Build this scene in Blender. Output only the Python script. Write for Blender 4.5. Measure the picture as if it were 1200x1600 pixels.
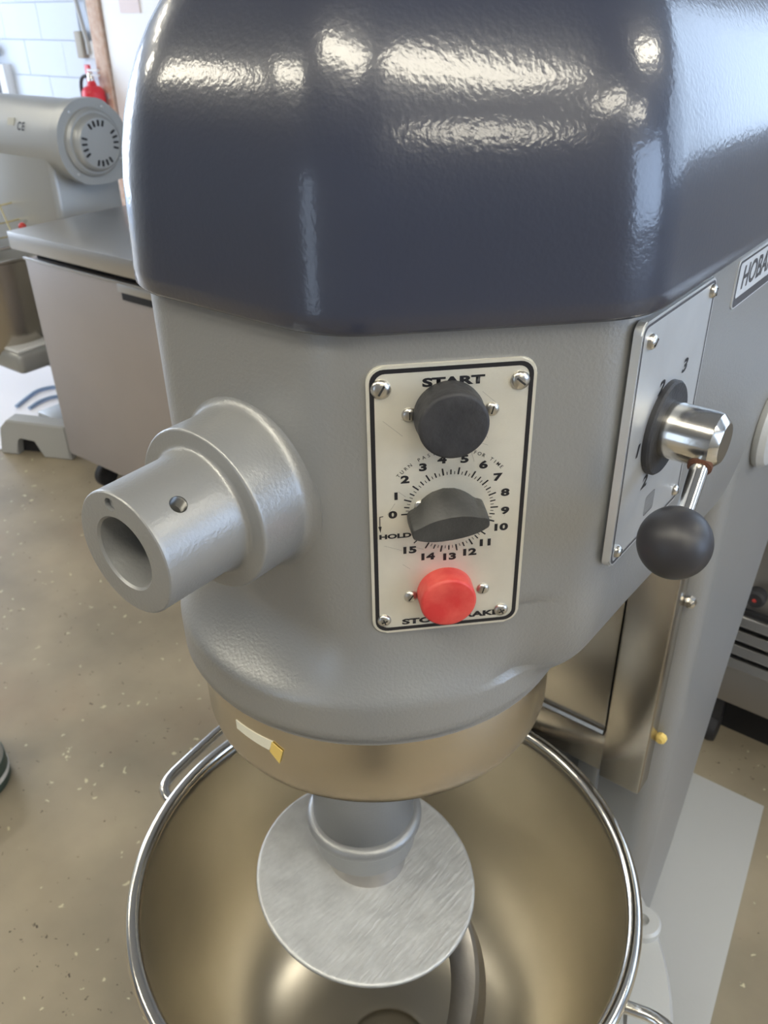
import bpy, bmesh, random
from math import *
from mathutils import Vector, Matrix
random.seed(7)
for o in list(bpy.data.objects): bpy.data.objects.remove(o)
SC=bpy.context.scene; COL=SC.collection
# ---------------- camera
cd=bpy.data.cameras.new('camera'); cam=bpy.data.objects.new('camera',cd); COL.objects.link(cam)
cd.sensor_fit='HORIZONTAL'; cd.sensor_width=36; cd.lens=1328/1200*36; cd.clip_start=.02; cd.clip_end=60
R_=Vector((0.7932,0.6087,-0.0171)).normalized(); F_=Vector((-0.5272,0.6724,-0.5195)).normalized(); D_=F_.cross(R_).normalized()
M=Matrix((R_,-D_,-F_)).transposed().to_4x4(); M.translation=Vector((0.3866,-0.4784,1.40)); cam.matrix_world=M
cd.dof.use_dof=True; cd.dof.focus_distance=.50; cd.dof.aperture_fstop=24
SC.camera=cam
# ---------------- world, exposure
W=bpy.data.worlds.new('world'); SC.world=W; W.use_nodes=True
W.node_tree.nodes['Background'].inputs[0].default_value=(.55,.72,1,1); W.node_tree.nodes['Background'].inputs[1].default_value=1.6
SC.view_settings.view_transform='Standard'; SC.view_settings.look='None'; SC.view_settings.gamma=1; SC.view_settings.use_curve_mapping=False
SC.view_settings.exposure=-0.05
def area(name,loc,tgt,sx,sy,power,col):
    l=bpy.data.lights.new(name,'AREA'); l.shape='RECTANGLE'; l.size=sx; l.size_y=sy; l.energy=power; l.color=col
    o=bpy.data.objects.new(name,l); COL.objects.link(o); o.location=loc
    o.rotation_euler=(Vector(tgt)-Vector(loc)).to_track_quat('-Z','Y').to_euler(); return o
area('window_daylight',(2.45,3.35,1.95),(2.45,0,1.5),3.7,1.5,55,(.62,.78,1))
area('right_window_daylight',(4.45,1.1,1.55),(0,.3,1.2),2.2,1.7,62,(.55,.72,1))
area('front_door_daylight',(-.45,-4.12,1.1),(-.2,0,1.2),.75,1.9,9,(.62,.78,1))
area('doorway_daylight',(-6.85,1.2,1.4),(0,1.2,1.0),2.6,2.2,120,(.75,.85,1))
LAMP=22.0      # emission of the ceiling lamps' tubes
LAMPS=[(-2.65,-1.72,0),(-1.15,-1.7,0),(.25,-1.12,0),(1.45,-.80,0),(3.3,-1.9,0),(2.75,-.45,90),(-3.85,.45,90),(1.9,1.35,90),(3.5,.5,90),(-4.3,-.6,0)]
# ---------------- materials
def mat(name,col,rough=.5,metal=0,bump=0,bscale=300,coat=0,var=0,vscale=20,emit=None,spec=None,aniso=None,col2=None,detail=2,crough=.03):
    m=bpy.data.materials.new(name); m.use_nodes=True; nt=m.node_tree; N=nt.nodes; L=nt.links; b=N['Principled BSDF']
    b.inputs['Base Color'].default_value=(*col,1); b.inputs['Roughness'].default_value=rough; b.inputs['Metallic'].default_value=metal
    b.inputs['Coat Weight'].default_value=coat; b.inputs['Coat Roughness'].default_value=crough
    if spec is not None: b.inputs['Specular IOR Level'].default_value=spec
    tc=N.new('ShaderNodeTexCoord')
    if bump:
        n=N.new('ShaderNodeTexNoise'); n.inputs['Scale'].default_value=bscale; n.inputs['Detail'].default_value=detail
        L.new(tc.outputs['Object'],n.inputs['Vector'])
        if aniso:
            mp=N.new('ShaderNodeMapping'); mp.inputs['Scale'].default_value=aniso; L.new(tc.outputs['Object'],mp.inputs[0]); L.new(mp.outputs[0],n.inputs['Vector'])
        bp=N.new('ShaderNodeBump'); bp.inputs['Strength'].default_value=bump; bp.inputs['Distance'].default_value=.001
        L.new(n.outputs['Fac'],bp.inputs['Height']); L.new(bp.outputs[0],b.inputs['Normal'])
        if coat: L.new(bp.outputs[0],b.inputs['Coat Normal'])
    if var:
        n2=N.new('ShaderNodeTexNoise'); n2.inputs['Scale'].default_value=vscale; n2.inputs['Detail'].default_value=5; L.new(tc.outputs['Object'],n2.inputs['Vector'])
        mx=N.new('ShaderNodeMix'); mx.data_type='RGBA'; c2=col2 or tuple(c*(1-var) for c in col)
        mx.inputs['A'].default_value=(*col,1); mx.inputs['B'].default_value=(*c2,1)
        rp=N.new('ShaderNodeMapRange'); rp.inputs[1].default_value=.35; rp.inputs[2].default_value=.7
        L.new(n2.outputs['Fac'],rp.inputs[0]); L.new(rp.outputs[0],mx.inputs['Factor']); L.new(mx.outputs['Result'],b.inputs['Base Color'])
    if emit: b.inputs['Emission Color'].default_value=(*emit[0],1); b.inputs['Emission Strength'].default_value=emit[1]
    return m
PAINT=mat('silver_grey_hammer_paint',(.31,.315,.318),.37,.42,.30,420,spec=.5,detail=3)
NAVY=mat('dark_slate_gloss_paint',(.030,.036,.062),.34,0,.13,300,coat=1,spec=.4,detail=1.5,crough=.14)
PLATE=mat('brushed_aluminium_plate',(.80,.775,.69),.38,.55,.25,60,aniso=(8,8,160),var=.12,vscale=30)
PLATE2=mat('satin_aluminium_plate',(.74,.76,.78),.36,.75,.2,60,aniso=(1,8,120),var=.08,vscale=25)
BLACKINK=mat('black_ink',(.012,.012,.016),.45)
GREYINK=mat('dark_grey_ink',(.06,.06,.07),.4)
SCREW=mat('screw_steel',(.62,.60,.56),.28,1,.2,400)
SLOTD=mat('slot_dark',(.02,.02,.02),.7)
RUBBER=mat('black_rubber',(.022,.023,.028),.6,0,.4,300,var=.5,vscale=60,col2=(.04,.04,.045))
KNOBM=mat('dark_grey_plastic',(.032,.032,.032),.5,0,.3,500,var=.3,vscale=80,col2=(.05,.05,.048))
RED=mat('red_plastic',(.55,.035,.035),.42,0,.15,250,var=.2,vscale=70,col2=(.66,.10,.08))
BALL=mat('black_phenolic',(.03,.03,.036),.42,0,.05,200)
CHROME=mat('polished_steel',(.72,.70,.66),.16,1,.06,150)
STEEL=mat('brushed_stainless_ring',(.60,.55,.47),.26,1,.06,30,aniso=(3,3,120),var=.06,vscale=14)
STEEL.node_tree.nodes['Principled BSDF'].inputs['Anisotropic'].default_value=.75
tn=STEEL.node_tree.nodes.new('ShaderNodeTangent'); tn.direction_type='RADIAL'; tn.axis='Z'; STEEL.node_tree.links.new(tn.outputs[0],STEEL.node_tree.nodes['Principled BSDF'].inputs['Tangent'])
BOWLM=mat('satin_stainless_bowl',(.52,.49,.425),.32,1,.08,40,var=.10,vscale=6)
RIMM=mat('polished_rim',(.75,.72,.66),.15,1)
SHEET=mat('stainless_sheet',(.52,.48,.42),.26,1,.15,30,aniso=(100,3,3),var=.15,vscale=6)
CASTAL=mat('cast_aluminium',(.60,.61,.61),.5,.55,1.0,90,aniso=(3,.5,1),var=.18,vscale=45)
HOOKM=mat('burnished_aluminium',(.42,.40,.38),.42,.9,.3,150,var=.15,vscale=25)
WHITE=mat('white_paint',(.82,.84,.86),.6)
RUST=mat('rust',(.13,.05,.025),.85,0,.8,600,var=.4,vscale=300)
TAPE=mat('cream_tape',(.78,.76,.64),.7); TAPEY=mat('yellowed_tape',(.75,.55,.16),.6)
DARK=mat('dark_cavity_and_shade',(.015,.015,.018),.7)
LGREY=mat('light_grey_paint',(.50,.51,.51),.42,.15,.2,200)
BGSIL=mat('silver_paint_smooth',(.42,.43,.43),.38,.4,.1,200)
CABM=mat('brushed_cabinet_steel',(.48,.44,.43),.36,.45,.15,20,aniso=(3,3,90),var=.10,vscale=3)
CABTOP=mat('counter_steel',(.55,.54,.53),.30,.9)
# ---------------- helpers
def link(name,me,m,parent=None,smooth=True,ang=40):
    o=bpy.data.objects.new(name,me); COL.objects.link(o)
    if m: me.materials.append(m)
    if smooth:
        for p in me.polygons: p.use_smooth=True
        try: me.set_sharp_from_angle(angle=radians(ang))
        except Exception: pass
    if parent: o.parent=parent
    return o
def obj(name,bm,m,parent=None,smooth=True,ang=40):
    bmesh.ops.recalc_face_normals(bm,faces=bm.faces)
    me=bpy.data.meshes.new(name); bm.to_mesh(me); bm.free(); return link(name,me,m,parent,smooth,ang)
def thing(name,label,cat,loc=(0,0,0),group=None):
    o=bpy.data.objects.new(name,None); COL.objects.link(o); o.location=loc; o.empty_display_size=.05
    tag(o,label,cat,group); return o
def tag(o,label,cat,group=None):
    o['label']=label; o['category']=cat
    if group: o['group']=group
def struct(o): o['kind']='structure'; return o
def local(root):   # child meshes are written in world coordinates
    inv=Matrix.Translation(root.location).inverted()
    for c in root.children: c.matrix_parent_inverse=inv
def box(bm,c,s,bev=0,seg=2,mtx=None):
    r=bmesh.ops.create_cube(bm,size=1); vs=r['verts']
    bmesh.ops.scale(bm,vec=s,verts=vs); bmesh.ops.translate(bm,vec=c,verts=vs)
    if bev:
        es=list({e for v in vs for e in v.link_edges})
        g=bmesh.ops.bevel(bm,geom=es,offset=bev,segments=seg,profile=.5,affect='EDGES'); vs=[v for v in g['verts']]
    if mtx: 
        bmesh.ops.transform(bm,matrix=mtx,verts=list({v for v in vs}))
    return vs
def boxo(name,x0,x1,y0,y1,z0,z1,m,parent=None,bev=0,seg=2):
    bm=bmesh.new(); box(bm,((x0+x1)/2,(y0+y1)/2,(z0+z1)/2),(x1-x0,y1-y0,z1-z0),bev,seg); return obj(name,bm,m,parent)
def lathe(bm,prof,seg=64,mtx=None,close=False):
    rows=[]
    for r,h in prof:
        if r<1e-6: rows.append([bm.verts.new((0,0,h))])
        else: rows.append([bm.verts.new((r*cos(2*pi*i/seg),r*sin(2*pi*i/seg),h)) for i in range(seg)])
    def br(a,b):
        for i in range(seg):
            j=(i+1)%seg
            if len(a)==1 and len(b)==1: continue
            if len(a)==1: bm.faces.new((a[0],b[i],b[j]))
            elif len(b)==1: bm.faces.new((a[i],a[j],b[0]))
            else: bm.faces.new((a[i],a[j],b[j],b[i]))
    for a,b in zip(rows,rows[1:]): br(a,b)
    if close: br(rows[-1],rows[0])
    vs=[v for r in rows for v in r]
    if mtx: bmesh.ops.transform(bm,matrix=mtx,verts=vs)
    return vs
def latheo(name,prof,m,parent=None,mtx=None,seg=64,ang=35,close=False):
    bm=bmesh.new(); lathe(bm,prof,seg,mtx,close); return obj(name,bm,m,parent,ang=ang)
def arcp(cx,cz,r,a0,a1,n=6):
    return [(cx+r*cos(radians(a0+(a1-a0)*i/n)),cz+r*sin(radians(a0+(a1-a0)*i/n))) for i in range(n+1)]
def frame(o,x,y,z): # matrix from basis
    m=Matrix((x,y,z)).transposed().to_4x4(); m.translation=Vector(o); return m
def tube(bm,pts,r,seg=12,cap=True,sub=0):
    pts=[Vector(p) for p in pts]
    for _ in range(sub):
        q=[pts[0]]
        for a,b in zip(pts,pts[1:]): q+= [a*.75+b*.25,a*.25+b*.75]
        q.append(pts[-1]); pts=q
    rings=[]; up=None
    for i,p in enumerate(pts):
        t=(pts[min(i+1,len(pts)-1)]-pts[max(i-1,0)]).normalized()
        if up is None: up=t.orthogonal().normalized()
        up=(up-t*up.dot(t)).normalized(); s=t.cross(up)
        rr=r[i] if isinstance(r,(list,tuple)) else r
        rings.append([bm.verts.new(p+(up*cos(2*pi*k/seg)+s*sin(2*pi*k/seg))*rr) for k in range(seg)])
    for a,b in zip(rings,rings[1:]):
        for k in range(seg): bm.faces.new((a[k],a[(k+1)%seg],b[(k+1)%seg],b[k]))
    if cap: bm.faces.new(rings[0][::-1]); bm.faces.new(rings[-1])
def prism(bm,poly,h0,h1,mtx=None,bev=0,seg=2):
    a=[bm.verts.new((x,y,h0)) for x,y in poly]; b=[bm.verts.new((x,y,h1)) for x,y in poly]
    n=len(poly); fs=[bm.faces.new(a[::-1]),bm.faces.new(b)]
    for i in range(n): fs.append(bm.faces.new((a[i],a[(i+1)%n],b[(i+1)%n],b[i])))
    vs=a+b
    if bev:
        es=list(fs[1].edges)
        g=bmesh.ops.bevel(bm,geom=es,offset=bev,segments=seg,affect='EDGES'); vs=list({v for v in vs if v.is_valid}|set(g['verts']))
    if mtx: bmesh.ops.transform(bm,matrix=mtx,verts=vs)
    return vs
def rrect(w,h,r,n=6,cx=0,cy=0):
    P=[]
    for sx,sy,a in((1,1,0),(-1,1,90),(-1,-1,180),(1,-1,270)):
        P+=[(cx+sx*(w/2-r)+r*cos(radians(a+90*i/n)),cy+sy*(h/2-r)+r*sin(radians(a+90*i/n))) for i in range(n+1)]
    return P
def bandring(bm,outer,inner,h,mtx):
    a=[bm.verts.new((x,y,h)) for x,y in outer]; b=[bm.verts.new((x,y,h)) for x,y in inner]; n=len(outer)
    for i in range(n): bm.faces.new((a[i],a[(i+1)%n],b[(i+1)%n],b[i]))
    bmesh.ops.transform(bm,matrix=mtx,verts=a+b)
def lettering(name,items,m,parent,mtx,bold=.03,h=.0):
    """items: (text,x,y,size,angle,xscale,shear) laid on the plane of mtx; one flat mesh"""
    bm=bmesh.new()
    for t,x,y,s,ang,xs,sh in items:
        cu=bpy.data.curves.new('letters','FONT'); cu.body=t; cu.size=s; cu.align_x='CENTER'; cu.align_y='CENTER'; cu.offset=bold*s; cu.resolution_u=4; cu.shear=sh
        o=bpy.data.objects.new('letters',cu); COL.objects.link(o)
        dg=bpy.context.evaluated_depsgraph_get(); dg.update()
        me=bpy.data.meshes.new_from_object(o.evaluated_get(dg))
        T=mtx@Matrix.Translation((x,y,h))@Matrix.Rotation(radians(ang),4,'Z')@Matrix.Diagonal((xs,1,1,1))
        me.transform(T); bm.from_mesh(me)
        bpy.data.objects.remove(o); bpy.data.curves.remove(cu); bpy.data.meshes.remove(me)
    me=bpy.data.meshes.new(name); bm.to_mesh(me); bm.free(); o=link(name,me,m,parent,smooth=False)
    o['kind']='stuff'; return o
def rounded_poly(P,r,n=8,sub=6):
    """convex polygon (ccw) with radius per corner, flats subdivided"""
    out=[]; k=len(P); arcs=[]
    for i in range(k):
        p=Vector(P[i]); a=(Vector(P[i-1])-p).normalized(); b=(Vector(P[(i+1)%k])-p).normalized()
        th=a.angle(b); rr=r[i]; d=rr/tan(th/2); c=p+(a+b).normalized()*(rr/sin(th/2))
        s=p+a*d-c; e=p+b*d-c; a0=atan2(s.y,s.x); a1=atan2(e.y,e.x)
        while a1<a0: a1+=2*pi
        if a1-a0>pi: a1-=2*pi
        arcs.append([(c.x+rr*cos(a0+(a1-a0)*j/n),c.y+rr*sin(a0+(a1-a0)*j/n)) for j in range(n+1)])
    for i in range(k):
        out+=arcs[i]; s=arcs[i][-1]; e=arcs[(i+1)%k][0]
        out+=[(s[0]+(e[0]-s[0])*j/sub,s[1]+(e[1]-s[1])*j/sub) for j in range(1,sub)]
    return out
# ---------------- room shell
X0,X1,Y0,Y1,ZC=-6.6,4.6,-4.2,3.0,2.9
def floor_mat():
    m=mat('speckled_epoxy_floor',(.20,.17,.125),.42,0,.3,60,spec=.4); nt=m.node_tree; N=nt.nodes; L=nt.links; b=N['Principled BSDF']
    tc=N.new('ShaderNodeTexCoord')
    n=N.new('ShaderNodeTexNoise'); n.inputs['Scale'].default_value=3.2; n.inputs['Detail'].default_value=8; L.new(tc.outputs['Object'],n.inputs['Vector'])
    cr=N.new('ShaderNodeValToRGB'); cr.color_ramp.elements[0].position=.32; cr.color_ramp.elements[0].color=(.25,.215,.16,1); cr.color_ramp.elements[1].position=.68; cr.color_ramp.elements[1].color=(.40,.34,.245,1)
    L.new(n.outputs['Fac'],cr.inputs[0])
    def specks(scale,th,col,src,seed):
        v=N.new('ShaderNodeTexVoronoi'); v.inputs['Scale'].default_value=scale; v.inputs['Randomness'].default_value=1
        mp=N.new('ShaderNodeMapping'); mp.inputs['Location'].default_value=(seed,seed*2,0); L.new(tc.outputs['Object'],mp.inputs[0])
        nz=N.new('ShaderNodeTexNoise'); nz.inputs['Scale'].default_value=scale*2.5; L.new(mp.outputs[0],nz.inputs['Vector'])
        ad=N.new('ShaderNodeMixRGB'); ad.blend_type='ADD'; ad.inputs[0].default_value=.03; L.new(mp.outputs[0],ad.inputs[1]); L.new(nz.outputs['Color'],ad.inputs[2])
        L.new(ad.outputs[0],v.inputs['Vector'])
        cl=N.new('ShaderNodeTexNoise'); cl.inputs['Scale'].default_value=2.3; L.new(mp.outputs[0],cl.inputs['Vector'])
        ma=N.new('ShaderNodeMath'); ma.operation='MULTIPLY'; ma.inputs[1].default_value=th*2; L.new(cl.outputs['Fac'],ma.inputs[0])
        lt=N.new('ShaderNodeMath'); lt.operation='LESS_THAN'; L.new(v.outputs['Distance'],lt.inputs[0]); L.new(ma.outputs[0],lt.inputs[1])
        wn=N.new('ShaderNodeTexWhiteNoise'); L.new(v.outputs['Position'],wn.inputs['Vector'])
        g=N.new('ShaderNodeMath'); g.operation='GREATER_THAN'; g.inputs[1].default_value=.45; L.new(wn.outputs['Value'],g.inputs[0])
        mu=N.new('ShaderNodeMath'); mu.operation='MULTIPLY'; L.new(lt.outputs[0],mu.inputs[0]); L.new(g.outputs[0],mu.inputs[1])
        mx=N.new('ShaderNodeMix'); mx.data_type='RGBA'; L.new(mu.outputs[0],mx.inputs['Factor']); L.new(src,mx.inputs['A']); mx.inputs['B'].default_value=(*col,1); return mx.outputs['Result']
    s=specks(28,.12,(.60,.55,.38),cr.outputs[0],0); s=specks(45,.10,(.07,.055,.04),s,3.3); s=specks(14,.07,(.56,.50,.33),s,7.7)
    n3=N.new('ShaderNodeTexNoise'); n3.inputs['Scale'].default_value=1.9; n3.inputs['Detail'].default_value=4; L.new(tc.outputs['Object'],n3.inputs['Vector'])
    r3=N.new('ShaderNodeMapRange'); r3.inputs[1].default_value=.55; r3.inputs[2].default_value=.75; r3.inputs[4].default_value=.35; L.new(n3.outputs['Fac'],r3.inputs[0])
    m3=N.new('ShaderNodeMix'); m3.data_type='RGBA'; m3.inputs['B'].default_value=(.34,.20,.12,1); L.new(r3.outputs[0],m3.inputs['Factor']); L.new(s,m3.inputs['A'])
    L.new(m3.outputs['Result'],b.inputs['Base Color']); return m
FLOOR=floor_mat(); WALLM=mat('pale_blue_white_wall_paint',(.70,.77,.87),.7,0,.5,30); CEILM=mat('ceiling_tile',(.42,.42,.42),.9)
struct(boxo('floor',X0-.1,X1+.1,Y0-.1,Y1+.1,-.1,0,FLOOR))
struct(boxo('ceiling',X0-.1,X1+.1,Y0-.1,Y1+.1,ZC,ZC+.1,CEILM))
WALLN=mat('plain_wall',(.30,.31,.33),.8)
struct(boxo('wall_front',X0,X1,Y0-.1,Y0,0,ZC,WALLN)); 
bm=bmesh.new()
for y0,y1,z0,z1 in((Y0,-.05,0,ZC),(2.25,Y1,0,ZC),(-.05,2.25,0,.65),(-.05,2.25,2.45,ZC)): box(bm,(X1+.05,(y0+y1)/2,(z0+z1)/2),(.1,y1-y0,z1-z0))
struct(obj('wall_right',bm,WALLN,smooth=False))
w2=struct(bpy.data.objects.new('window_2',None)); COL.objects.link(w2)
FR2=mat('window_frame_paint',(.6,.6,.6),.5)
for a in((-.05,.01,.65,2.45),(2.19,2.25,.65,2.45),(1.07,1.13,.71,2.39),(.01,2.19,.65,.71),(.01,2.19,2.39,2.45)): boxo('window_frame',X1+.01,X1+.08,a[0],a[1],a[2],a[3],FR2,w2)
# left wall with a doorway opening y .1..2.3
bm=bmesh.new()
for y0,y1,z0,z1 in((Y0,-.1,0,ZC),(2.5,Y1,0,ZC),(-.1,2.5,2.5,ZC)): box(bm,(X0-.05,(y0+y1)/2,(z0+z1)/2),(.1,y1-y0,z1-z0))
struct(obj('wall_left',bm,WALLM,smooth=False))
fr_=struct(thing('door_1','',''))
for k in('label','category'): del fr_[k]
for a in((-.1,-.04,0,2.5),(2.44,2.5,0,2.5),(-.04,2.44,2.44,2.5)): boxo('door_frame',X0-.08,X0+.02,a[0],a[1],a[2],a[3],WHITE,fr_)
# back wall: painted blocks on the left, storefront glazing on the right
wb=struct(boxo('wall_back',X0,-3.2,Y1+.012,Y1+.1,0,ZC,mat('mortar',(.66,.73,.83),.75)))
bm=bmesh.new()
for a in((-3.2,.55,0,ZC),(.55,X1,2.72,ZC),(.55,X1,0,1.18),(4.35,X1,1.18,2.72)): box(bm,((a[0]+a[1])/2,Y1+.05,(a[2]+a[3])/2),(a[1]-a[0],.1,a[3]-a[2]))
obj('plaster',bm,WALLN,wb,smooth=False)
bmk=bmesh.new(); box(bmk,(0,0,0),(.397,.016,.197),.0015,1); bmesh.ops.recalc_face_normals(bmk,faces=bmk.faces)
blk=bpy.data.meshes.new('block'); bmk.to_mesh(blk); bmk.free(); blk.materials.append(WALLM)
for r in range(3,9):
    for k in range(7):
        x=-6.35+k*.4+(.2 if r%2 else 0)
        if x>-4.47: continue
        o=bpy.data.objects.new('block',blk); COL.objects.link(o); o.parent=wb; o.location=(x,Y1+.006+random.uniform(-.001,.001),.1+r*.2)
win=struct(thing('window_1','','')); 
for k in('label','category'): del win[k]
FR=mat('aluminium_frame',(.35,.35,.36),.4,.8)
for x in(.58,1.5,2.45,3.4,4.32): boxo('mullion',x-.03,x+.03,Y1+.0,Y1+.08,1.18,2.72,FR,win)
for z in(1.21,2.69): boxo('rail',.55,4.35,Y1+.0,Y1+.08,z-.03,z+.03,FR,win)
gm=bpy.data.materials.new('window_glass'); gm.use_nodes=True; b=gm.node_tree.nodes['Principled BSDF']; b.inputs['Transmission Weight'].default_value=1; b.inputs['Roughness'].default_value=0; b.inputs['IOR'].default_value=1.05
for x in(.61,1.53,2.48,3.43): boxo('pane',x,x+.86,Y1+.04,Y1+.046,1.24,2.66,gm,win)
# wood trim strip and pegboard in the corner of the back wall
tr=boxo('wood_trim_strip',-4.41,-4.30,Y1-.03,Y1,.0,ZC,mat('worn_wood_trim',(.58,.38,.28),.7,0,.4,40,var=.3,vscale=30,col2=(.7,.55,.45)),bev=.004)
tag(tr,'brown wooden strip running up between the block wall and the white board','trim')
pgw=mat('white_pegboard',(.9,.9,.9),.5)
nt=pgw.node_tree; N_=nt.nodes; L_=nt.links; tc=N_.new('ShaderNodeTexCoord')
vo=N_.new('ShaderNodeTexVoronoi'); vo.inputs['Scale'].default_value=38; vo.inputs['Randomness'].default_value=0; L_.new(tc.outputs['Object'],vo.inputs['Vector'])
lt=N_.new('ShaderNodeMath'); lt.operation='LESS_THAN'; lt.inputs[1].default_value=.22; L_.new(vo.outputs['Distance'],lt.inputs[0])
mx=N_.new('ShaderNodeMix'); mx.data_type='RGBA'; mx.inputs['A'].default_value=(.9,.9,.9,1); mx.inputs['B'].default_value=(.72,.62,.58,1); L_.new(lt.outputs[0],mx.inputs['Factor']); L_.new(mx.outputs['Result'],N_['Principled BSDF'].inputs['Base Color'])
pb=boxo('pegboard',-4.29,-3.2,Y1-.012,Y1,.3,ZC-.1,pgw); tag(pb,'bright white perforated board on the wall right of the brown strip','board')
# conduit and switch
cn=thing('conduit_pipe','grey conduit running down the pale block wall to a small box','conduit',(-4.5,Y1-.02,1.2))
bm=bmesh.new(); tube(bm,[(-4.52,Y1-.02,ZC),(-4.515,Y1-.02,1.42),(-4.49,Y1-.02,1.3),(-4.47,Y1-.02,1.2),(-4.47,Y1-.02,1.13)],.012,10); obj('pipe',bm,LGREY,cn)
boxo('junction_box',-4.56,-4.50,Y1-.04,Y1,1.11,1.25,mat('old_tan_box',(.4,.36,.3),.6),cn,.004)
boxo('switch_plate',-4.475,-4.415,Y1-.014,Y1,1.11,1.2,WHITE,cn,.003); local(cn)
ps=boxo('wall_poster',-4.12,-3.95,Y1-.02,Y1-.012,1.34,1.6,mat('pinkish_card',(.85,.74,.74),.7)); tag(ps,'small pinkish card pinned at the top of the white board','poster')
# extinguisher
ex=thing('fire_extinguisher','red fire extinguisher hanging on the wall by the brown strip','extinguisher',(-4.38,Y1-.09,.58)); REDX=mat('extinguisher_red',(.72,.03,.05),.35)
mt=Matrix.Translation((-4.385,Y1-.10,.07))
latheo('cylinder',[(0,.58),(.055,.585),(.065,.60),(.066,.86)]+arcp(.022,.86,.044,0,80,6)[1:]+[(.02,.93),(0,.93)],REDX,ex,mt,24)
latheo('valve',[(0,.92),(.018,.92),(.018,.965),(.012,.975),(0,.975)],CHROME,ex,mt,16)
bm=bmesh.new(); box(bm,(-4.35,Y1-.10,1.055),(.10,.022,.012),.003,1); box(bm,(-4.34,Y1-.10,1.03),(.08,.02,.01),.003,1); obj('lever_handle',bm,WHITE,ex)
bm=bmesh.new(); tube(bm,[(-4.40,Y1-.10,1.025),(-4.46,Y1-.11,1.02),(-4.485,Y1-.11,.95),(-4.47,Y1-.11,.80)],.010,8,sub=2); obj('hose',bm,RUBBER,ex)
boxo('mounting_tag',-4.47,-4.43,Y1-.07,Y1-.055,.99,1.08,REDX,ex,.002); boxo('wall_bracket',-4.43,-4.33,Y1-.04,Y1,.9,.93,LGREY,ex); local(ex)
# screen at left edge
mo=thing('framed_panel','white framed dark panel at the left edge against the pale block wall','panel',(-5.5,Y1-.05,.7))
boxo('panel_frame',-5.95,-5.36,Y1-.06,Y1,.5,1.06,WHITE,mo,.006); boxo('dark_face',-5.9,-5.44,Y1-.066,Y1-.058,.55,.985,mat('dark_screen',(.04,.045,.06),.3),mo)
boxo('top_box',-5.8,-5.455,Y1-.10,Y1,1.10,1.17,mat('blue_grey_box',(.42,.5,.62),.6),mo,.004); local(mo)

# ================= the big mixer =================
mixer=thing('planetary_mixer','large silver grey floor mixer with dark glossy hood, controls and attachment hub','mixer',(0,0.3,0))
A_,B_,C_=.1515,.2085,.135
def head_poly(d,rc,yb=.80):
    a,b,c=A_-d,B_-d,C_-d; k=a*sqrt(2)
    P=[(b,yb-d),(-b,yb-d),(-b,b-k),(-(k-c),-c),(k-c,-c),(b,b-k)]
    return rounded_poly(P,[.03,.03,rc,rc,rc,rc],8,10)
def smax(a,b,k):
    h=max(k-abs(a-b),0)/k; return max(a,b)+h*h*h*k/6
# head casing: chamfered head blending into the round planetary flange
P=head_poly(0,.058)
RF=.1695; zt=1.237
zs=[zt,1.20,1.15,1.10,1.06,1.045]+[1.036-.003*i for i in range(28)]+[.95,.94,.932,.928,.925]
bm=bmesh.new(); rows=[]
for z in zs:
    row=[]
    for x,y in P:
        rp=hypot(x,y); ux,uy=x/rp,y/rp
        if z<=.930: f=RF-.003
        else: f=RF
        # wide sides: curve in towards the round flange, then the underside of the head
        zb=.944; zc=1.035; rs=rp if rp>RF else rp+(RF-rp)*min(max((zc-z)/.06,0),1)
        if z>=zc: p=rs
        elif z>=zb: p=rs-.040*(1-sqrt(max(1-((zc-z)/(zc-zb))**2,0)))
        else: p=rs-.040-(zb-z)*16
        qs=smax(p,f if z<.962 else .12,.012)
        # front: long hollow fillet from the flat face out to the flange
        t=min(max((z-.957)/.062,0),1); g=rp+(RF-rp)*1.3*(1-t)**1.9
        qf=-smax(-f,-g,.006) if z>.930 and rp<RF else f
        w=min(max((rp-.1605)/.030,0),1); w=w*w*(3-2*w)
        if z>zc: q=rp
        else: q=qf*(1-w)+qs*w
        if rp<RF and z>.957: q=max(q,min(rp,q if w>0 else rp))
        row.append(bm.verts.new((ux*q,uy*q,z)))
    rows.append(row)
for a,b in zip(rows,rows[1:]):
    for i in range(len(P)): j=(i+1)%len(P); bm.faces.new((a[i],a[j],b[j],b[i]))
bm.faces.new(rows[0]); bm.faces.new(rows[-1][::-1])
head=obj('head_casing',bm,PAINT,mixer,ang=60)
# hood
bm=bmesh.new(); rows=[]
def hoodrow(d,rc,z): return [bm.verts.new((x,y,z)) for x,y in head_poly(d,rc)]
HZ=1.285; HR=.165; HI=.15
prof=[(-.001,1.2372,.066),(-.0065,1.2375,.068),(-.0085,1.240,.07),(-.0085,1.25,.07),(-.0075,1.268,.072)]
for i in range(0,15):
    t=radians(90*i/14); prof.append((-.007+HI*(1-cos(t)**.85) if i<14 else HI-.007,HZ+HR*sin(t),.073+.02*sin(t)))
for d,z,rc in prof:
    rc=min(rc,.6); rows.append(hoodrow(d,rc if A_-d>.05 else .02,z))
for a,b in zip(rows,rows[1:]):
    for i in range(len(a)): j=(i+1)%len(a); bm.faces.new((a[i],a[j],b[j],b[i]))
bm.faces.new(rows[-1]); bm.faces.new(rows[0][::-1])
hood=obj('hood',bm,NAVY,mixer,ang=50)
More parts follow.
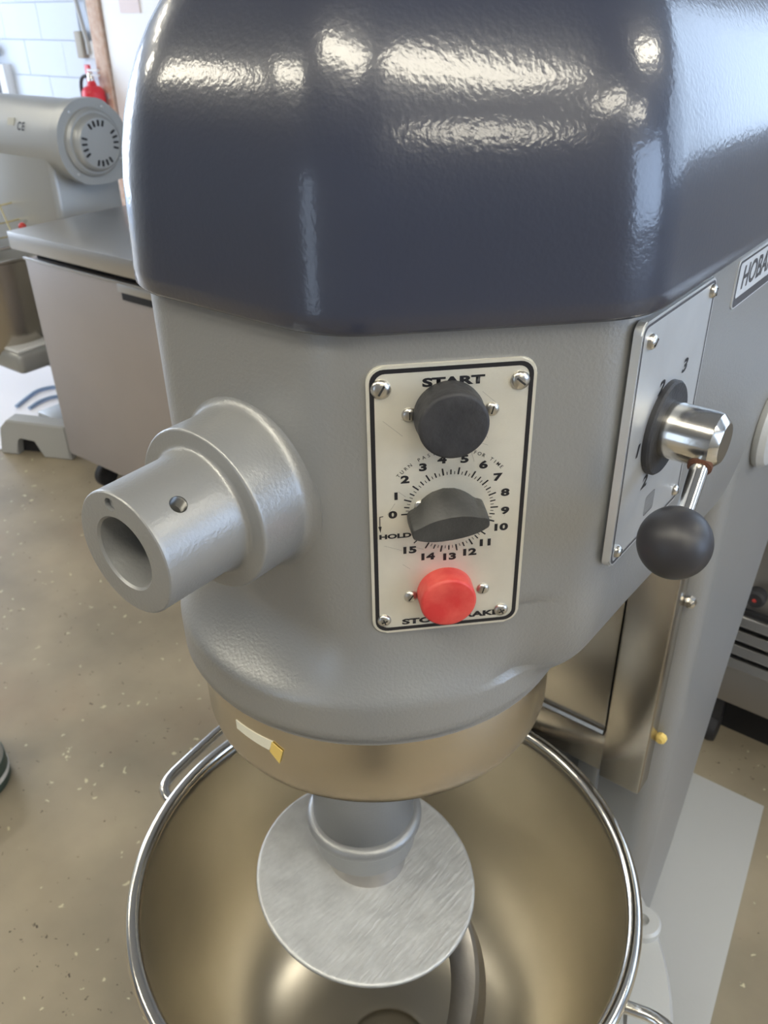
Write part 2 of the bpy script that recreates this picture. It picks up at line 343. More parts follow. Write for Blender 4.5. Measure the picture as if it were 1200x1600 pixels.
# column
bm=bmesh.new()
def colrow(hx,yf,yb,z,r=.03):
    return [bm.verts.new((x,y,z)) for x,y in rounded_poly([(hx,yf),(hx,yb),(-hx,yb),(-hx,yf)],[r,.02,.02,r],6,2)]
rows=[colrow(*a) for a in((.195,.31,.40,.045),(.199,.308,.44,.12),(.203,.305,.475,.27),(.206,.302,.50,.45),(.208,.30,.535,.62),(.2083,.30,.575,.74),(.2083,.30,.62,.86),(.2083,.30,.72,.96),(.2083,.30,.78,1.05))]
for a,b in zip(rows,rows[1:]):
    for i in range(len(a)): j=(i+1)%len(a); bm.faces.new((a[i],a[j],b[j],b[i]))
bm.faces.new(rows[0][::-1]); bm.faces.new(rows[-1]); obj('column',bm,PAINT,mixer,ang=40)
for s in(-1,1): boxo('slideway',min(s*.10,s*.128),max(s*.10,s*.128),.289,.302,.14,.99,PAINT,mixer,.003)
# stainless apron on the column front
ap=boxo('column_apron',-.134,.134,.272,.279,.625,.992,SHEET,mixer,.002)
bm=bmesh.new(); tube(bm,[(-.134,.273,.625),(.134,.273,.625)],.006,8); obj('hem',bm,SHEET,ap)
for s in(-1,1): boxo('apron_side_strip',min(s*.137,s*.1895),max(s*.137,s*.1895),.266,.299,.555,.992,SHEET,mixer,.003)
boxo('lower_apron',-.134,.134,.284,.292,.545,.64,SHEET,mixer,.002)
for z in(.835,.63): latheo('column_bolt',[(0,0),(.007,0),(.007,.006),(.004,.009),(0,.009)],CHROME if z>.7 else TAPEY,mixer,frame((.1945,.301,z),(1,0,0),(0,0,1),(0,-1,0)),8)
# lift crank boss on the right flank
latheo('lift_hub',[(.034,0),(.042,.004),(.044,.010),(.039,.016),(.02,.019),(0,.019)],LGREY,mixer,frame((.205,.392,1.012),(0,1,0),(0,0,1),(1,0,0)),40)
# base
bm=bmesh.new()
prism(bm,[(.276,.84),(-.276,.84),(-.385,-.02),(-.25,-.02),(-.2,.22),(.2,.22),(.25,-.02),(.385,-.02)],0,.05,None,.008); obj('base',bm,LGREY,mixer,ang=35)
# bowl yoke and carriage
bm=bmesh.new(); seg=48; o_=[];i_=[]
def yk(a,r,z): return bm.verts.new((r*cos(radians(a)),r*sin(radians(a)),z))
rws=[]
for i in range(seg+1):
    a=-12+204*i/seg; rws.append([yk(a,.289,.36),yk(a,.334,.36),yk(a,.340,.366),yk(a,.340,.394),yk(a,.336,.400),yk(a,.289,.400)])
for a,b in zip(rws,rws[1:]):
    for k in range(6): bm.faces.new((a[k],a[(k+1)%6],b[(k+1)%6],b[k]))
bm.faces.new(rws[0][::-1]); bm.faces.new(rws[-1]); obj('bowl_yoke',bm,LGREY,mixer,ang=50)
for s in(-1,1):
    e=latheo('yoke_ear',[(0,0),(.023,0),(.023,.016),(.020,.02),(.008,.02),(.006,.012),(0,.012)],LGREY,mixer,Matrix.Translation((s*.239,.214,.394)),28)
boxo('carriage',-.09,.09,.289,.302,.33,.46,PAINT,mixer,.004)
# planetary ring
latheo('planetary_ring',[(0,.935),(.1560,.935),(.158,.930),(.158,.857),(.1565,.8505),(.152,.848),(.146,.848),(.144,.853),(0,.853)],STEEL,mixer,None,128)
# torn tape on ring: cream strip with yellowed fold
def ringpatch(name,pts,m,off=.0006,n=6):
    bm=bmesh.new(); a0,a1=pts[0],pts[1]; vs=[]
    for i in range(n+1):
        t=i/n; r=.158+off
        for (a,z) in((pts[0][0]+(pts[1][0]-pts[0][0])*t,pts[0][1]+(pts[1][1]-pts[0][1])*t),(pts[3][0]+(pts[2][0]-pts[3][0])*t,pts[3][1]+(pts[2][1]-pts[3][1])*t)):
            for rr in(r-.0006,r): vs.append(bm.verts.new((rr*cos(radians(a)),rr*sin(radians(a)),z)))
    for i in range(n):
        k=4*i
        for q in((1,3,7,5),(0,4,6,2),(0,1,5,4),(2,6,7,3)): bm.faces.new([vs[k+j] for j in q])
    bm.faces.new([vs[j] for j in(0,2,3,1)]); bm.faces.new([vs[4*n+j] for j in(0,1,3,2)])
    return obj(name,bm,m,mixer)
ringpatch('torn_tape',[(-98.6,.8965),(-83.2,.8985),(-85.0,.8865),(-98.6,.8870)],TAPE)['label']='cream strip of torn tape'
ringpatch('tape_fold',[(-83.4,.8985),(-79.8,.893),(-81.4,.877),(-84.6,.8865)],TAPEY,.0012)['label']='yellowed folded end of the tape'
# agitator shaft
SX,SY=-.035,.012
latheo('agitator_shaft',[(0,.86),(.056,.86),(.056,.622)]+arcp(.0555,.612,.0095,90,-70,8)+[(.0575,.600),(.0570,.575),(.0545,.571),(0,.571)],PAINT,mixer,Matrix.Translation((SX,SY,0)),72,45)
# attachment hub on the front
hubM=frame((0,0,1.115),(-1,0,0),(0,0,1),(0,-1,0))   # z = outwards
hub=latheo('attachment_hub',[(0,.128),(.066,.128)]+[(.0570+.009*(1-sin(radians(t))),.1345+.009*(1-cos(radians(t)))) for t in(0,15,30,50,70,90)]+[(.0570,.174)]+arcp(.0548,.1758,.0022,0,90,4)+[(.0470,.178)]+[(.0432+.0038*(1-sin(radians(t))),.178+.0038*(1-cos(radians(t)))) for t in(20,45,70,90)]+[(.0420,.187),(.0415,.236)]+arcp(.0395,.238,.002,0,90,3)+[(.0252,.240),(.0238,.2385),(.0232,.232),(.0228,.176),(.018,.17),(0,.168)],PAINT,mixer,hubM,96,28)
def drill(o,mtx,r,depth):
    bm=bmesh.new(); bmesh.ops.create_cone(bm,cap_ends=True,segments=32,radius1=r,radius2=r,depth=depth*2,matrix=mtx); bmesh.ops.recalc_face_normals(bm,faces=bm.faces); me=bpy.data.meshes.new('drill'); bm.to_mesh(me); bm.free()
    t=bpy.data.objects.new('drill',me); COL.objects.link(t); t.parent=mixer; md=o.modifiers.new('b','BOOLEAN'); md.operation='DIFFERENCE'; md.object=t; md.solver='EXACT'
    dg=bpy.context.evaluated_depsgraph_get(); dg.update(); nm=bpy.data.meshes.new_from_object(o.evaluated_get(dg)); o.modifiers.clear(); old=o.data; o.data=nm; bpy.data.meshes.remove(old); bpy.data.objects.remove(t)
    for p in nm.polygons: p.use_smooth=True
    nm.set_sharp_from_angle(angle=radians(28))
# threaded set screw hole in the barrel and the pin hole on its face
pos=Vector((.0266,-.2146,1.1468)); nr=Vector((.0266,0,.0318)).normalized()
fm=frame(pos-nr*.0012,Vector((0,-1,0)).cross(nr)*-1,Vector((0,-1,0)),nr)
drill(hub,fm,.0056,.010); drill(hub,frame((-.0042,-.2400,1.1478),(-1,0,0),(0,0,1),(0,-1,0)),.0046,.004)
thr=[]
for i in range(9): thr+=[(.0055,.0006-.0011*i),(.0048,.0001-.0011*i)]
hole=latheo('screw_thread',thr+[(0,-.0095)],mat('dark_thread',(.16,.16,.155),.4,.9),hub,fm,32,20)
latheo('pin_end',[(.0045,-.004),(.0045,-.0030),(.0035,-.0024),(0,-.0022)],PAINT,hub,frame((-.0042,-.2400,1.1478),(-1,0,0),(0,0,1),(0,-1,0)),24,30)
# --- front control plate on the 45 degree chamfer
s2=sqrt(.5); NV=Vector((s2,-s2,0)); UV=Vector((s2,s2,0)); ZV=Vector((0,0,1))
CP=frame(NV*A_,UV,ZV,NV)      # (u, z, out)
def rr2(w,h,r,cx,cy,n=6): return rrect(w,h,r,n,cx,cy)
bm=bmesh.new(); prism(bm,rr2(.1025,.1965,.010,.0325,1.1192),-.002,.0022,CP,.0008,2); cpl=obj('control_plate',bm,PLATE,mixer,ang=30)
bm=bmesh.new(); bandring(bm,rr2(.0985,.1925,.0085,.0325,1.1192),rr2(.0930,.187,.0065,.0325,1.1192),.00235,CP); obj('black_border',bm,BLACKINK,cpl,smooth=False)
U0,Z0=.0331,1.1165
T=[('START',.0332,1.2055,.0072,0,1.75,0),('STOP',.0150,1.0293,.0060,0,1.85,0),('BRAKE',.0545,1.0303,.0060,0,1.75,0),('HOLD',-.0025,1.1005,.0046,0,1.65,0)]
pos_n={0:(-.0039,1.1167),1:(-.0017,1.1302),2:(.0041,1.1417),3:(.0154,1.1494),4:(.0274,1.1537),5:(.0416,1.1530),6:(.0537,1.1479),7:(.0632,1.1383),8:(.0689,1.1266),9:(.0696,1.113),10:(.0668,1.1005),11:(.0575,1.0894),12:(.0465,1.0829),13:(.0331,1.0807),14:(.0184,1.0822),15:(.0064,1.0886)}
for k,(u,z) in pos_n.items(): T.append((str(k),u,z,.0070,0,1.5,0))
lettering('dial_lettering',T,BLACKINK,cpl,CP,.05,.0024)
T=[]
for s,a0,st in(('TURN PAST',139,-4.3),('FOR TIME',70,-3.9)):
    for i,chx in enumerate(s):
        a=a0+st*i
        if chx!=' ': T.append((chx,U0+.0438*cos(radians(a)),Z0-.0005+.0438*sin(radians(a)),.0034,a-90,1.0,0))
lettering('arc_lettering',T,BLACKINK,cpl,CP,.004,.0024)
bm=bmesh.new()
def tick(a,r0,r1,w):
    m=CP@Matrix.Translation((U0,Z0,.0024))@Matrix.Rotation(radians(a),4,'Z')
    v=[bm.verts.new(m@Vector(p)) for p in((r0,-w,0),(r1,-w,0),(r1,w,0),(r0,w,0))]; bm.faces.new(v)
for q in range(61):
    a=180-5*q*1.0
    if q%4==0: tick(a,.0266,.0316,.0005)
    elif q%4==2: tick(a,.0266,.0301,.00042)
    else: tick(a,.0266,.0288,.00022)
tick(180-316,.027,.0325,.0004)
# hold arrow
for pts in([(-.0120,1.1155),(-.0120,1.1085),(-.0126,1.1085),(-.0126,1.1155)],[(-.0126,1.1155),(-.0100,1.1160),(-.0100,1.1165),(-.0126,1.1162)],[(-.0134,1.1088),(-.0112,1.1088),(-.0120,1.1040)]):
    bm.faces.new([bm.verts.new(CP@Vector((x,y,.0024))) for x,y in pts])
obj('dial_ticks',bm,BLACKINK,cpl,smooth=False)
# faint scratches, a real wear mark
bm=bmesh.new()
for i in range(26):
    u=random.uniform(-.010,.074); z=random.choice([random.uniform(1.155,1.205),random.uniform(1.05,1.16)]); a=random.uniform(-1.3,1.3)+pi/2; l=random.uniform(.004,.018); w=.00009
    if hypot(u-.0325,z-1.115)<.03: continue
    d=Vector((cos(a),sin(a),0)); n=Vector((-d.y,d.x,0)); c=Vector((u,z,.00232))
    e0,e1=c-d*l/2,c+d*l/2
    if not(-.012<min(e0.x,e1.x) and max(e0.x,e1.x)<.076 and min(e0.y,e1.y)>1.03 and max(e0.y,e1.y)<1.206): continue
    bm.faces.new([bm.verts.new(CP@(c+d*l/2*sx+n*w*sy)) for sx,sy in((-1,-1),(1,-1),(1,1),(-1,1))])
sc=obj('scratches',bm,mat('scratch_grey',(.36,.35,.33),.5,.6),cpl,smooth=False); sc['kind']='stuff'
def screw(parent,mtx,r,ang,phillips=False,m=SCREW,h=None):
    h=h or r*.55
    o=latheo('screw',[(r,0),(r*.98,h*.35),(r*.75,h*.75),(r*.4,h*.96),(0,h)],m,parent,mtx,24,60)
    bm=bmesh.new(); mm=mtx@Matrix.Rotation(radians(ang),4,'Z')
    box(bm,(0,0,h*.80),(r*1.1,r*.2,h*.42),0,1,mm)
    if phillips:
        bm.free(); bm=bmesh.new(); box(bm,(0,0,h*.88),(r*.9,r*.2,h*.4),0,1,mm); box(bm,(0,0,h*.885),(r*.2,r*.9,h*.4),0,1,mm)
    obj('slot',bm,SLOTD,o,smooth=False); return o
def onCP(u,z,h=.0022): return CP@Matrix.Translation((u,z,h))
for u,z,r,a,ph in((-.0100,1.2035,.0062,60,0),(.0735,1.2035,.0060,-40,0),(-.0108,1.0325,.0048,20,1),(.0712,1.0325,.0050,30,1),(.0068,1.186,.0046,90,0),(.0572,1.186,.0046,75,0),(.0076,1.0510,.0046,55,0),(.0574,1.0520,.0044,75,0),(.0135,1.1225,.0035,75,0)):
    screw(mixer,onCP(u,z),r,a,ph)
latheo('start_button',[(.0212,0),(.0216,.004),(.0212,.007),(.0212,.0172)]+arcp(.0187,.0172,.0025,0,80,5)+[(.012,.0193),(0,.0189)],RUBBER,mixer,onCP(.0305,1.1850),64,45)
latheo('stop_button',[(.0192,0),(.0190,.0125)]+arcp(.0165,.0125,.0025,0,80,5)+[(.010,.0147),(0,.0143)],RED,mixer,onCP(.0311,1.0530),64,45)
# timer knob: round hump with a broad pointer bar, the grip narrowing outwards
bm=bmesh.new()
def kn(h,L,hb,ht,cy,rot,wing,n=48):
    row=[]
    for i in range(n):
        t=2*pi*i/n; x=cos(t); y=sin(t)
        X=L*(abs(x)**.62)*(1 if x>0 else -1)
        if y>=0: Y=wing*abs(y)**.5*(1 if abs(y)>.0 else 0)+(ht-wing)*max(0,1-(X/(L*.78))**2)**1.0*(1 if y>0 else 0)*min(1,abs(y)*1.6)
        else: Y=-(wing*abs(y)**.5+(hb-wing)*max(0,1-(X/(L*.9))**2)*min(1,abs(y)*1.6))
        p=Vector((X,Y+cy,0)); p=Matrix.Rotation(radians(rot),4,'Z')@p
        row.append(bm.verts.new(onCP(.0303,1.1152)@Vector((p.x,p.y,h))))
    return row
krows=[kn(0,.0250,.0165,.0185,0,6,.0085),kn(.004,.0250,.0162,.0182,0,6,.0085),kn(.012,.0248,.0125,.0145,0,6,.0078),kn(.0185,.0246,.0088,.0095,-.0005,6,.0062),kn(.0195,.0238,.0080,.0085,-.0005,6,.0055)]
for a,b in zip(krows,krows[1:]):
    for i in range(len(a)): j=(i+1)%len(a); bm.faces.new((a[i],a[j],b[j],b[i]))
bm.faces.new(krows[-1]); bm.faces.new(krows[0][::-1]); kn_o=obj('timer_knob',bm,KNOBM,mixer,ang=40)
# --- speed plate on the right side
SPM=frame((B_,0,0),(0,1,0),(0,0,1),(1,0,0))
bm=bmesh.new(); prism(bm,rr2(.1265,.175,.007,.0572,1.1452),-.002,.0036,SPM,.0010,2); spl=obj('speed_plate',bm,PLATE2,mixer,ang=30)
bm=bmesh.new(); bandring(bm,rr2(.1225,.171,.006,.0572,1.1452),rr2(.1190,.1675,.005,.0572,1.1452),.0038,SPM); obj('black_border',bm,GREYINK,spl,smooth=False)
lettering('speed_numbers',[('3',.0815,1.1790,.0125,0,1.5,.2),('2',.0415,1.1765,.0125,0,1.5,.2),('1',.0148,1.1405,.0125,0,1.4,.2),('2',.0375,1.1075,.0125,0,1.5,.2)],BLACKINK,spl,SPM,.035,.0038)
bm=bmesh.new()
bandring(bm,rrect(.016,.016,.001,2,.0550,1.0830),rrect(.0148,.0148,.0008,2,.0550,1.0830),.0038,SPM)
for i in range(4): bandring(bm,rrect(.012,.0022,.0003,1,.0550,1.0772+.0037*i),rrect(.011,.0012,.0002,1,.0550,1.0772+.0037*i),.0038,SPM)
obj('stamp_mark',bm,GREYINK,spl,smooth=False)
for y,z,r in((.1120,1.2235,.0048),(.0085,1.2185,.0052),(.1090,1.0685,.0045),(.0045,1.0680,.0045)): screw(mixer,SPM@Matrix.Translation((y,z,.0036)),r,random.uniform(0,180),h=r*.8)
LY,LZ=.0555,1.1430
lv=latheo('shift_lever',[(.0335,0),(.0335,.0040),(.0322,.0055),(0,.0055)],RUBBER,mixer,SPM@Matrix.Translation((LY,LZ,.003)),56,35)
lv['label']='speed shift lever with black collar and black ball'
latheo('lever_hub',[(.0198,.003),(.0198,.036),(.0190,.039),(.0145,.0435),(.0137,.044),(0,.044)],CHROME,lv,SPM@Matrix.Translation((LY,LZ,.003)),56,25)
hp=Vector((.2455,LY-.010,LZ-.0115)); bp=Vector((.256,-.017,1.1035))
bm=bmesh.new(); tube(bm,[hp,hp.lerp(bp,.5),hp.lerp(bp,.95)],[.0062,.0058,.0054],20); obj('lever_rod',bm,CHROME,lv)
bm=bmesh.new(); d=(bp-hp).normalized(); q=frame(hp-d*.001,d.orthogonal().normalized(),d.cross(d.orthogonal().normalized()),d); lathe(bm,[(.0062,.003),(.0082,.0045),(.0080,.0075),(.0062,.0088)],24,q); obj('rust_ring',bm,RUST,lv)['label']='rusty joint of the rod'
bm=bmesh.new(); bmesh.ops.create_uvsphere(bm,u_segments=48,v_segments=32,radius=.0233,matrix=Matrix.Translation(bp)); obj('ball_knob',bm,BALL,lv)
# name plate
bm=bmesh.new(); prism(bm,rr2(.120,.037,.0045,.2360,1.2105),-.001,.0012,SPM,.0003,1); npl=obj('name_plate',bm,mat('name_plate_white',(.70,.74,.80),.35,.3),mixer)
bm=bmesh.new(); bandring(bm,rr2(.118,.035,.004,.2360,1.2105),rr2(.112,.0265,.003,.2360,1.2130),.0014,SPM); obj('black_border',bm,GREYINK,npl,smooth=False)
lettering('brand_lettering',[('HOBART',.2340,1.2125,.0245,0,.92,.12)],GREYINK,npl,SPM,.02,.0014)
local(mixer)

# ================= bowl =================
bowl=thing('mixing_bowl','big satin stainless steel mixing bowl held under the mixer head','bowl',(0,0,.16))
out=[(.284,.556)]+[]
inner=[(.272,.550),(.2695,.545),(.2690,.535),(.2695,.50),(.2665,.42),(.255,.33),(.232,.262),(.19,.205),(.13,.172),(.062,.160),(.056,.158),(.050,.164),(.03,.168),(0,.169)]
outer=[(0,.150),(.13,.163),(.195,.198),(.238,.257),(.263,.328),(.2755,.42),(.2785,.50),(.280,.552)]
# smooth inner by chaikin
def chai(P,n):
    for _ in range(n):
        q=[P[0]]
        for a,b in zip(P,P[1:]): q+=[(a[0]*.75+b[0]*.25,a[1]*.75+b[1]*.25),(a[0]*.25+b[0]*.75,a[1]*.25+b[1]*.75)]
        q.append(P[-1]); P=q
    return P
latheo('bowl_body',chai(inner,2)+chai(outer,2),BOWLM,bowl,None,128,60)
bm=bmesh.new(); lathe(bm,[(.2765+.0082*cos(t*pi/8),.554+.0082*sin(t*pi/8)) for t in range(16)],128,None,True); obj('rolled_rim',bm,RIMM,bowl)
for s in(1,-1):
    bm=bmesh.new(); tube(bm,[(s*.272,s*.052,.495),(s*.312,s*.060,.50),(s*.340,s*.046,.50),(s*.346,-s*.012,.50),(s*.352,-s*.090,.50),(s*.330,-s*.122,.50),(s*.250,-s*.108,.495)],.0072,14,sub=2); obj('handle',bm,CHROME,bowl)
local(bowl)
# ================= dough hook =================
hook=thing('dough_hook','cast aluminium dough hook with round guard disc hanging inside the bowl','dough hook',(-.02,0,.53))
nz=Vector((.178,.035,1)).normalized(); nx=Vector((1,0,0)); nx=(nx-nz*nx.dot(nz)).normalized(); ny=nz.cross(nx)
DM=frame((-.0165,-.009,.540),nx,ny,nz)
latheo('guard_disc',[(0,.001),(.121,.0012)]+arcp(.1225,-.002,.0032,90,-90,6)+[(.10,-.006),(0,-.010)],CASTAL,hook,DM,128,40)
latheo('hook_hub',[(0,0),(.046,0),(.047,.03),(.045,.036),(.044,.055),(0,.055)],HOOKM,hook,Matrix.Translation((SX,SY,.5165)),48)
# hook arm: swept tapering bar leaving the disc, curling down into the bowl
ctr=[(.00,.03,.500),(.045,.045,.490),(.088,.034,.470),(.122,.002,.435),(.138,-.045,.385),(.125,-.095,.33),(.085,-.125,.28),(.03,-.12,.24),(-.02,-.08,.215),(-.045,-.03,.20)]
pts=[Vector(p) for p in ctr]
for _ in range(3):
    q=[pts[0]]
    for a,b in zip(pts,pts[1:]): q+=[a*.75+b*.25,a*.25+b*.75]
    q.append(pts[-1]); pts=q
bm=bmesh.new(); rings=[]; n=len(pts)
for i,p in enumerate(pts):
    t=(pts[min(i+1,n-1)]-pts[max(i-1,0)]).normalized(); side=Vector((p.x+.0,p.y+.0,0)); side=(side-t*side.dot(t)).normalized(); up=t.cross(side).normalized()
    if up.z<0: up=-up
    w=.016*(1-.35*i/n)+.002; h=.020*(1-.4*i/n)
    rings.append([bm.verts.new(p+side*w*cx+up*h*cy) for cx,cy in((1,-.75),(1,.6),(.8,.9),(.3,1),(-.6,1),(-1,.8),(-1,-.6),(-.7,-1),(.5,-1))])
for a,b in zip(rings,rings[1:]):
    for k in range(9): bm.faces.new((a[k],a[(k+1)%9],b[(k+1)%9],b[k]))
bm.faces.new(rings[0][::-1]); bm.faces.new(rings[-1]); obj('hook_arm',bm,HOOKM,hook,ang=30)
local(hook)

# ================= background =================
# counter unit
cab=thing('worktop_cabinet','stainless undercounter cabinet with flat worktop, behind the mixer on the left','cabinet',(-1.45,1.03,0))
boxo('cabinet_body',-1.958,-.85,.851,1.235,.135,.768,CABM,cab,.004)
boxo('door_top_lip',-1.958,-.85,.845,.855,.766,.774,CABTOP,cab,.002)
boxo('gap_shade',-1.93,-.87,.875,1.22,.768,.803,DARK,cab)  # dark block painted in for the shade under the worktop
boxo('worktop',-1.962,-.83,.818,1.25,.802,.850,CABTOP,cab,.0015)
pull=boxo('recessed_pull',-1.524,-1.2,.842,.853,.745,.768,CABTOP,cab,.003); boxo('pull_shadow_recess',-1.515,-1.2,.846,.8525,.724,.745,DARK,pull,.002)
for x,y in((-1.90,.93),(-.92,.93),(-1.90,1.18),(-.92,1.18)):
    cs=latheo('caster',[(0,-.014),(.036,-.014),(.04,-.01),(.04,.01),(.036,.014),(0,.014)],RUBBER,cab,frame((x,y,.0405),(0,1,0),(0,0,1),(1,0,0)),24)
    boxo('fork',x-.02,x+.02,y-.012,y+.012,.075,.137,CABTOP,cs,.002)
local(cab)
# small background mixer
bg=thing('compact_mixer','smaller pale silver mixer with vented round motor cover, behind the cabinet','mixer',(-2.3,1.2,0))
YC,ZCn=1.187,1.034
hm=frame((-2.0,YC,ZCn),(0,1,0),(0,0,1),(1,0,0))
latheo('head_barrel',[(0,-.62),(.10,-.62),(.113,-.60),(.116,-.45),(.116,-.02),(0,-.02)],BGSIL,bg,hm,64)
bm=bmesh.new(); pf=rounded_poly([(.105,-.112),(.148,-.055),(.118,.06),(.052,.122),(-.055,.122),(-.12,.055),(-.12,-.055),(-.055,-.118),(.04,-.122)],[.05,.02,.09,.09,.11,.11,.11,.11,.06],7,2)
prism(bm,pf,-.05,-.012,hm,.006,3); obj('motor_flange',bm,BGSIL,bg,ang=35)
mc=latheo('motor_cover',[(.098,-.014),(.096,-.002),(.088,.004),(.082,.004),(.080,.014),(.076,.022),(.070,.026),(0,.028)],BGSIL,bg,hm,56,30)
for g,c0 in enumerate((95,5,185,275)):
    for i in range(4):
        a=radians(c0-24+16*i); bm=bmesh.new(); prism(bm,rrect(.018,.0058,.0028,3,.056,0),.026,.0292,hm@Matrix.Rotation(a,4,'Z')); obj('vent_slot',bm,DARK,mc,smooth=False)
for a in(60,125,230,-32): latheo('screw',[(.0045,0),(.004,.002),(0,.003)],SCREW,bg,hm@Matrix.Translation((.108*cos(radians(a)),.108*sin(radians(a)),-.012)),12)
bm=bmesh.new(); box(bm,(-2.33,1.204,.65),(.46,.25,.78),.02,3); obj('column',bm,BGSIL,bg)
boxo('front_column_panel',-2.66,-2.55,1.1,1.3,.78,.98,BGSIL,bg,.01)
ph=radians(22); lm=frame((-2.205,YC-.1163*cos(ph),ZCn+.1163*sin(ph)),(1,0,0),(0,sin(ph),cos(ph)),(0,-cos(ph),sin(ph)))
bm=bmesh.new(); box(bm,(-.058,.012,0),(.036,.022,.0016),0,1,lm); obj('rating_label',bm,mat('faded_label',(.50,.50,.44),.5),bg)
lettering('ce_mark',[('C',-.010,0,.034,0,.9,0),('E',.012,0,.034,0,.9,0)],BLACKINK,bg,lm,.02,.001)
boxo('base_beam',-2.37,-2.13,.99,1.5,.075,.125,BGSIL,bg,.012)
bm=bmesh.new(); prism(bm,[(-2.415,0),(-2.345,0),(-2.335,.06),(-2.32,.073),(-2.26,.066),(-2.25,.03),(-2.24,0),(-2.13,0),(-2.13,.13),(-2.36,.135),(-2.395,.10)],.0,.06,Matrix.Translation((-2.415,.845,0))@Matrix.Rotation(radians(24),4,'Z')@Matrix.Translation((2.415,.06,0))@frame((0,0,0),(1,0,0),(0,0,1),(0,-1,0)),.004); obj('base_leg',bm,LGREY,bg,ang=35)
bm=bmesh.new(); box(bm,(-2.295,.90,.035),(.115,.03,.068),0,1,Matrix.Translation((-2.415,.845,0))@Matrix.Rotation(radians(24),4,'Z')@Matrix.Translation((2.415,-.85,0))); obj('leg_opening',bm,DARK,bg)
bm=bmesh.new(); box(bm,(-2.50,1.06,.335),(.42,.26,.075),.02,3); obj('bowl_yoke',bm,BGSIL,bg)
bm=bmesh.new(); box(bm,(-2.50,1.06,.377),(.40,.24,.012),.004,1); obj('yoke_plate',bm,WHITE,bg)
bm=bmesh.new(); box(bm,(-2.62,1.2,.90),(.13,.2,.13),.03,3); obj('planetary_housing',bm,BGSIL,bg)
bm=bmesh.new(); tube(bm,[(-2.25,1.05,.80),(-2.23,1.03,.80),(-2.20,1.01,.80)],[.006,.006,.006],10); obj('lift_lever',bm,CHROME,bg)
bm=bmesh.new(); bmesh.ops.create_uvsphere(bm,u_segments=12,v_segments=8,radius=.012,matrix=Matrix.Translation((-2.19,1.0,.80))); obj('lever_tip',bm,RED,bg)
local(bg)
bb=thing('small_mixer_bowl','small shiny stainless bowl clamped on the paler mixer behind the cabinet','bowl',(-2.5,1.03,.37))
mb=Matrix.Translation((-2.5,1.03,0))
latheo('bowl_body',[(0,.30),(.08,.31),(.14,.35),(.165,.42),(.17,.66),(.176,.665),(.176,.672),(.166,.672),(.16,.43),(.1,.33),(0,.32)],SHEET,bb,mb,48,30)
bm=bmesh.new(); tube(bm,[(-2.5+.20*cos(t*pi/12),1.03+.20*sin(t*pi/12),.72) for t in range(25)],.007,8); obj('guard_ring',bm,CHROME,bb)
bm=bmesh.new()
for k in range(12): 
    a=k*pi/6; tube(bm,[(-2.5+.20*cos(a),1.03+.20*sin(a),.72),(-2.5+.15*cos(a),1.03+.15*sin(a),.84)],.003,6)
for rr_,zz_ in((.19,.75),(.17,.79),(.15,.84)): tube(bm,[(-2.5+rr_*cos(t*pi/12),1.03+rr_*sin(t*pi/12),zz_) for t in range(25)],.003,6)
obj('guard_wires',bm,mat('brass_tint_wire',(.8,.7,.42),.25,1),bb)
boxo('clamp_handle',-2.38,-2.30,.87,.89,.60,.70,LGREY,bb,.006); local(bb)
# daylight on the floor painted as a thin white slab, and the cables
ws=boxo('daylit_floor_patch',-4.3,-2.44,.84,2.9,.001,.004,mat('daylit_floor_white',(.88,.88,.95),.5)); tag(ws,'daylight painted white on the floor behind the smaller mixer','floor patch')
for i,(pp,lb) in enumerate((([(-2.72,1.10,.012),(-2.76,1.17,.012),(-2.80,1.25,.012),(-2.76,1.33,.012),(-2.6,1.42,.012)],'outer blue cable looping on the bright floor patch, farther from the leg'),([(-2.66,1.12,.012),(-2.69,1.19,.012),(-2.68,1.26,.012),(-2.55,1.35,.012)],'inner blue cable looping on the bright floor patch, nearer the leg'))):
    bm=bmesh.new(); tube(bm,pp,.007,8,sub=2); o=obj('cable',bm,mat('blue_cable',(.30,.42,.62),.4)); tag(o,lb,'cable','cables on the bright floor patch')
# tin at the left edge
tn=thing('paint_tin','small dark green and white tin with wire bail at the left edge of the floor','tin',(-1.068,-.042,0)); mt=Matrix.Translation((-1.068,-.042,0))
GREEN=mat('dark_green_label',(.05,.09,.08),.4); 
latheo('tin_body',[(0,0),(.074,0),(.076,.006),(.076,.06),(0,.06)],GREEN,tn,mt,40)
latheo('white_band',[(.0765,.022),(.0772,.022),(.0772,.034),(.0765,.034)],WHITE,tn,mt,40,close=True)
latheo('grey_upper',[(0,.06),(.074,.06),(.070,.10),(.064,.112),(0,.112)],LGREY,tn,mt,40)
latheo('yellow_stripe',[(.0655,.108),(.0675,.108),(.0665,.116),(.0645,.116)],mat('olive_yellow',(.5,.47,.06),.5),tn,mt,40,close=True)
latheo('lid_ring',[(.045+.006*cos(t*pi/4),.118+.006*sin(t*pi/4)) for t in range(8)],CHROME,tn,mt,40,close=True); local(tn)
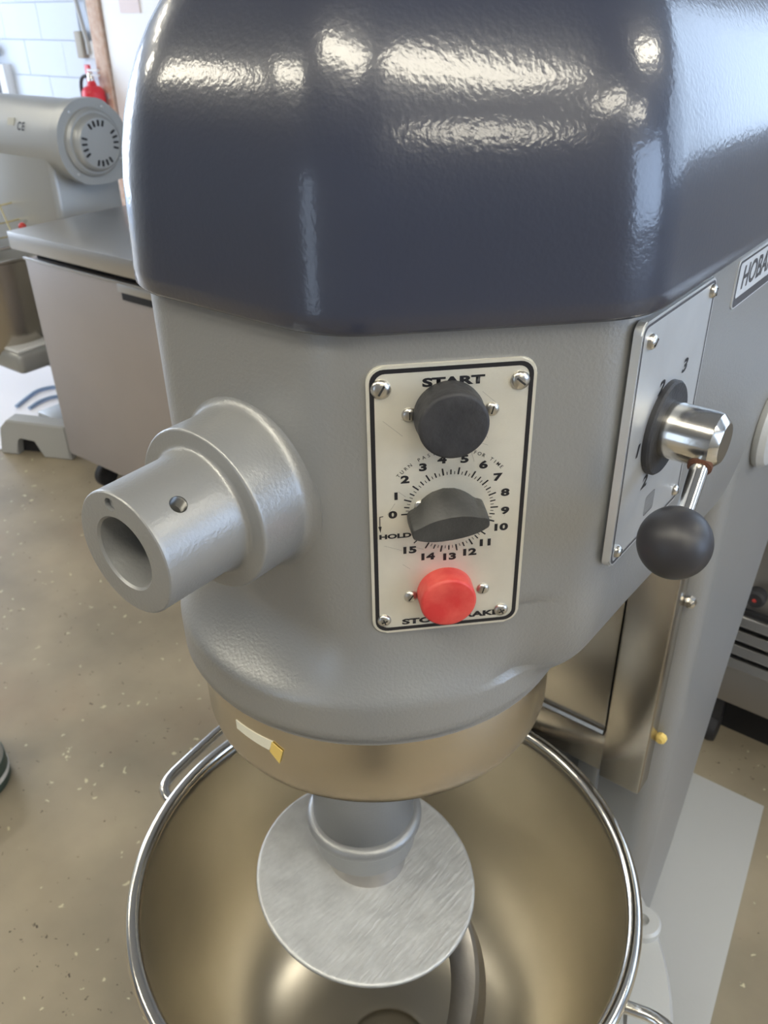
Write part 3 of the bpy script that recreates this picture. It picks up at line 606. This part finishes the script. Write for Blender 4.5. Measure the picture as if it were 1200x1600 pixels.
# right background: louvred stainless unit
un=thing('louvred_unit','stainless equipment with louvre slats, behind the mixer column at right','equipment',(.6,1.4,0))
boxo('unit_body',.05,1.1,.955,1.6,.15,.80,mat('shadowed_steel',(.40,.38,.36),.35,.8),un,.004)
boxo('louvre_backing',.06,1.0,.945,.957,.255,.39,DARK,un); boxo('under_unit_shade',.10,1.05,1.05,1.5,0,.15,DARK,un)  # the floor-level dark block stands for the shade under the unit
for i in range(4): 
    bm=bmesh.new(); box(bm,(0,0,0),(.92,.022,.020),.002,1); o=obj('slat',bm,CABTOP,un); o.location=(.54,.937,.270+.034*i); o.rotation_euler=(radians(-22),0,0)
latheo('black_knob',[(0,0),(.018,0),(.018,.02),(.014,.024),(0,.024)],RUBBER,un,frame((.150,.956,.428),(1,0,0),(0,0,1),(0,-1,0)),20)
latheo('red_dot',[(0,0),(.004,0),(0,.002)],RED,un,frame((.150,.931,.428),(1,0,0),(0,0,1),(0,-1,0)),10)
for x in(.12,1.0):
    for y in(1.0,1.56):
        latheo('caster',[(0,-.012),(.03,-.012),(.033,0),(.03,.012),(0,.012)],RUBBER,un,frame((x,y,.0335),(0,1,0),(0,0,1),(1,0,0)),20)
        boxo('fork',x-.014,x+.014,y-.01,y+.01,.05,.152,RUBBER,un)
for c in un.children:
    if c.name.startswith('slat'): c.location=Vector(c.location)
local(un)
# ceiling lamps
FIX=mat('lamp_housing',(.7,.7,.7),.5)
EM=mat('fluorescent_tube',(1,1,1),.5,emit=((1,.93,.76),LAMP))
where=['in the front left aisle','left of the mixer front','just in front of the mixer','over the right of the mixer front','near the front right corner','right of the mixer, set lengthwise','over the cabinet aisle, set lengthwise','near the shop window, set lengthwise','by the right wall, set lengthwise','near the doorway in the left wall']
for (x,y,a),w in zip(LAMPS,where):
    f=thing('ceiling_lamp','white fluorescent ceiling lamp '+w,'lamp',(x,y,ZC-.09),'fluorescent ceiling lamps')
    lx,ly=(.50,.17) if a==0 else (.17,.50)
    boxo('housing',x-lx,x+lx,y-ly,y+ly,ZC-.06,ZC,FIX,f,.004)
    boxo('diffuser',x-lx+.02,x+lx-.02,y-ly+.02,y+ly-.02,ZC-.09,ZC-.058,EM,f,.006); local(f)
# glazed front door behind the camera
d2=struct(thing('door_2','',''))
for k in('label','category'): del d2[k]
for a in((-.90,-.84,0,2.15),(-.06,0,0,2.15),(-.84,-.06,2.09,2.15),(-.84,-.06,0,.12)): boxo('door_frame',a[0],a[1],Y0,Y0+.06,a[2],a[3],FR,d2)

# unseen dark blocker added behind the camera to darken the polished ring's reflection
wbn=thing('reflection_blocker','added dark blue bin shape behind the camera, darkens the ring reflection','reflection blocker',(.62,-.86,0))
latheo('blocker_body',[(0,0),(.105,0),(.13,.62),(.125,.62),(.10,.01),(0,.01)],mat('blocker_dark_blue',(.02,.024,.035),.5),wbn,Matrix.Translation((.62,-.86,0)),40)
latheo('blocker_rim_band',[(.130,.60),(.137,.605),(.137,.625),(.130,.628)],mat('blocker_rim',(.04,.045,.06),.4),wbn,Matrix.Translation((.62,-.86,0)),40,close=True); local(wbn)
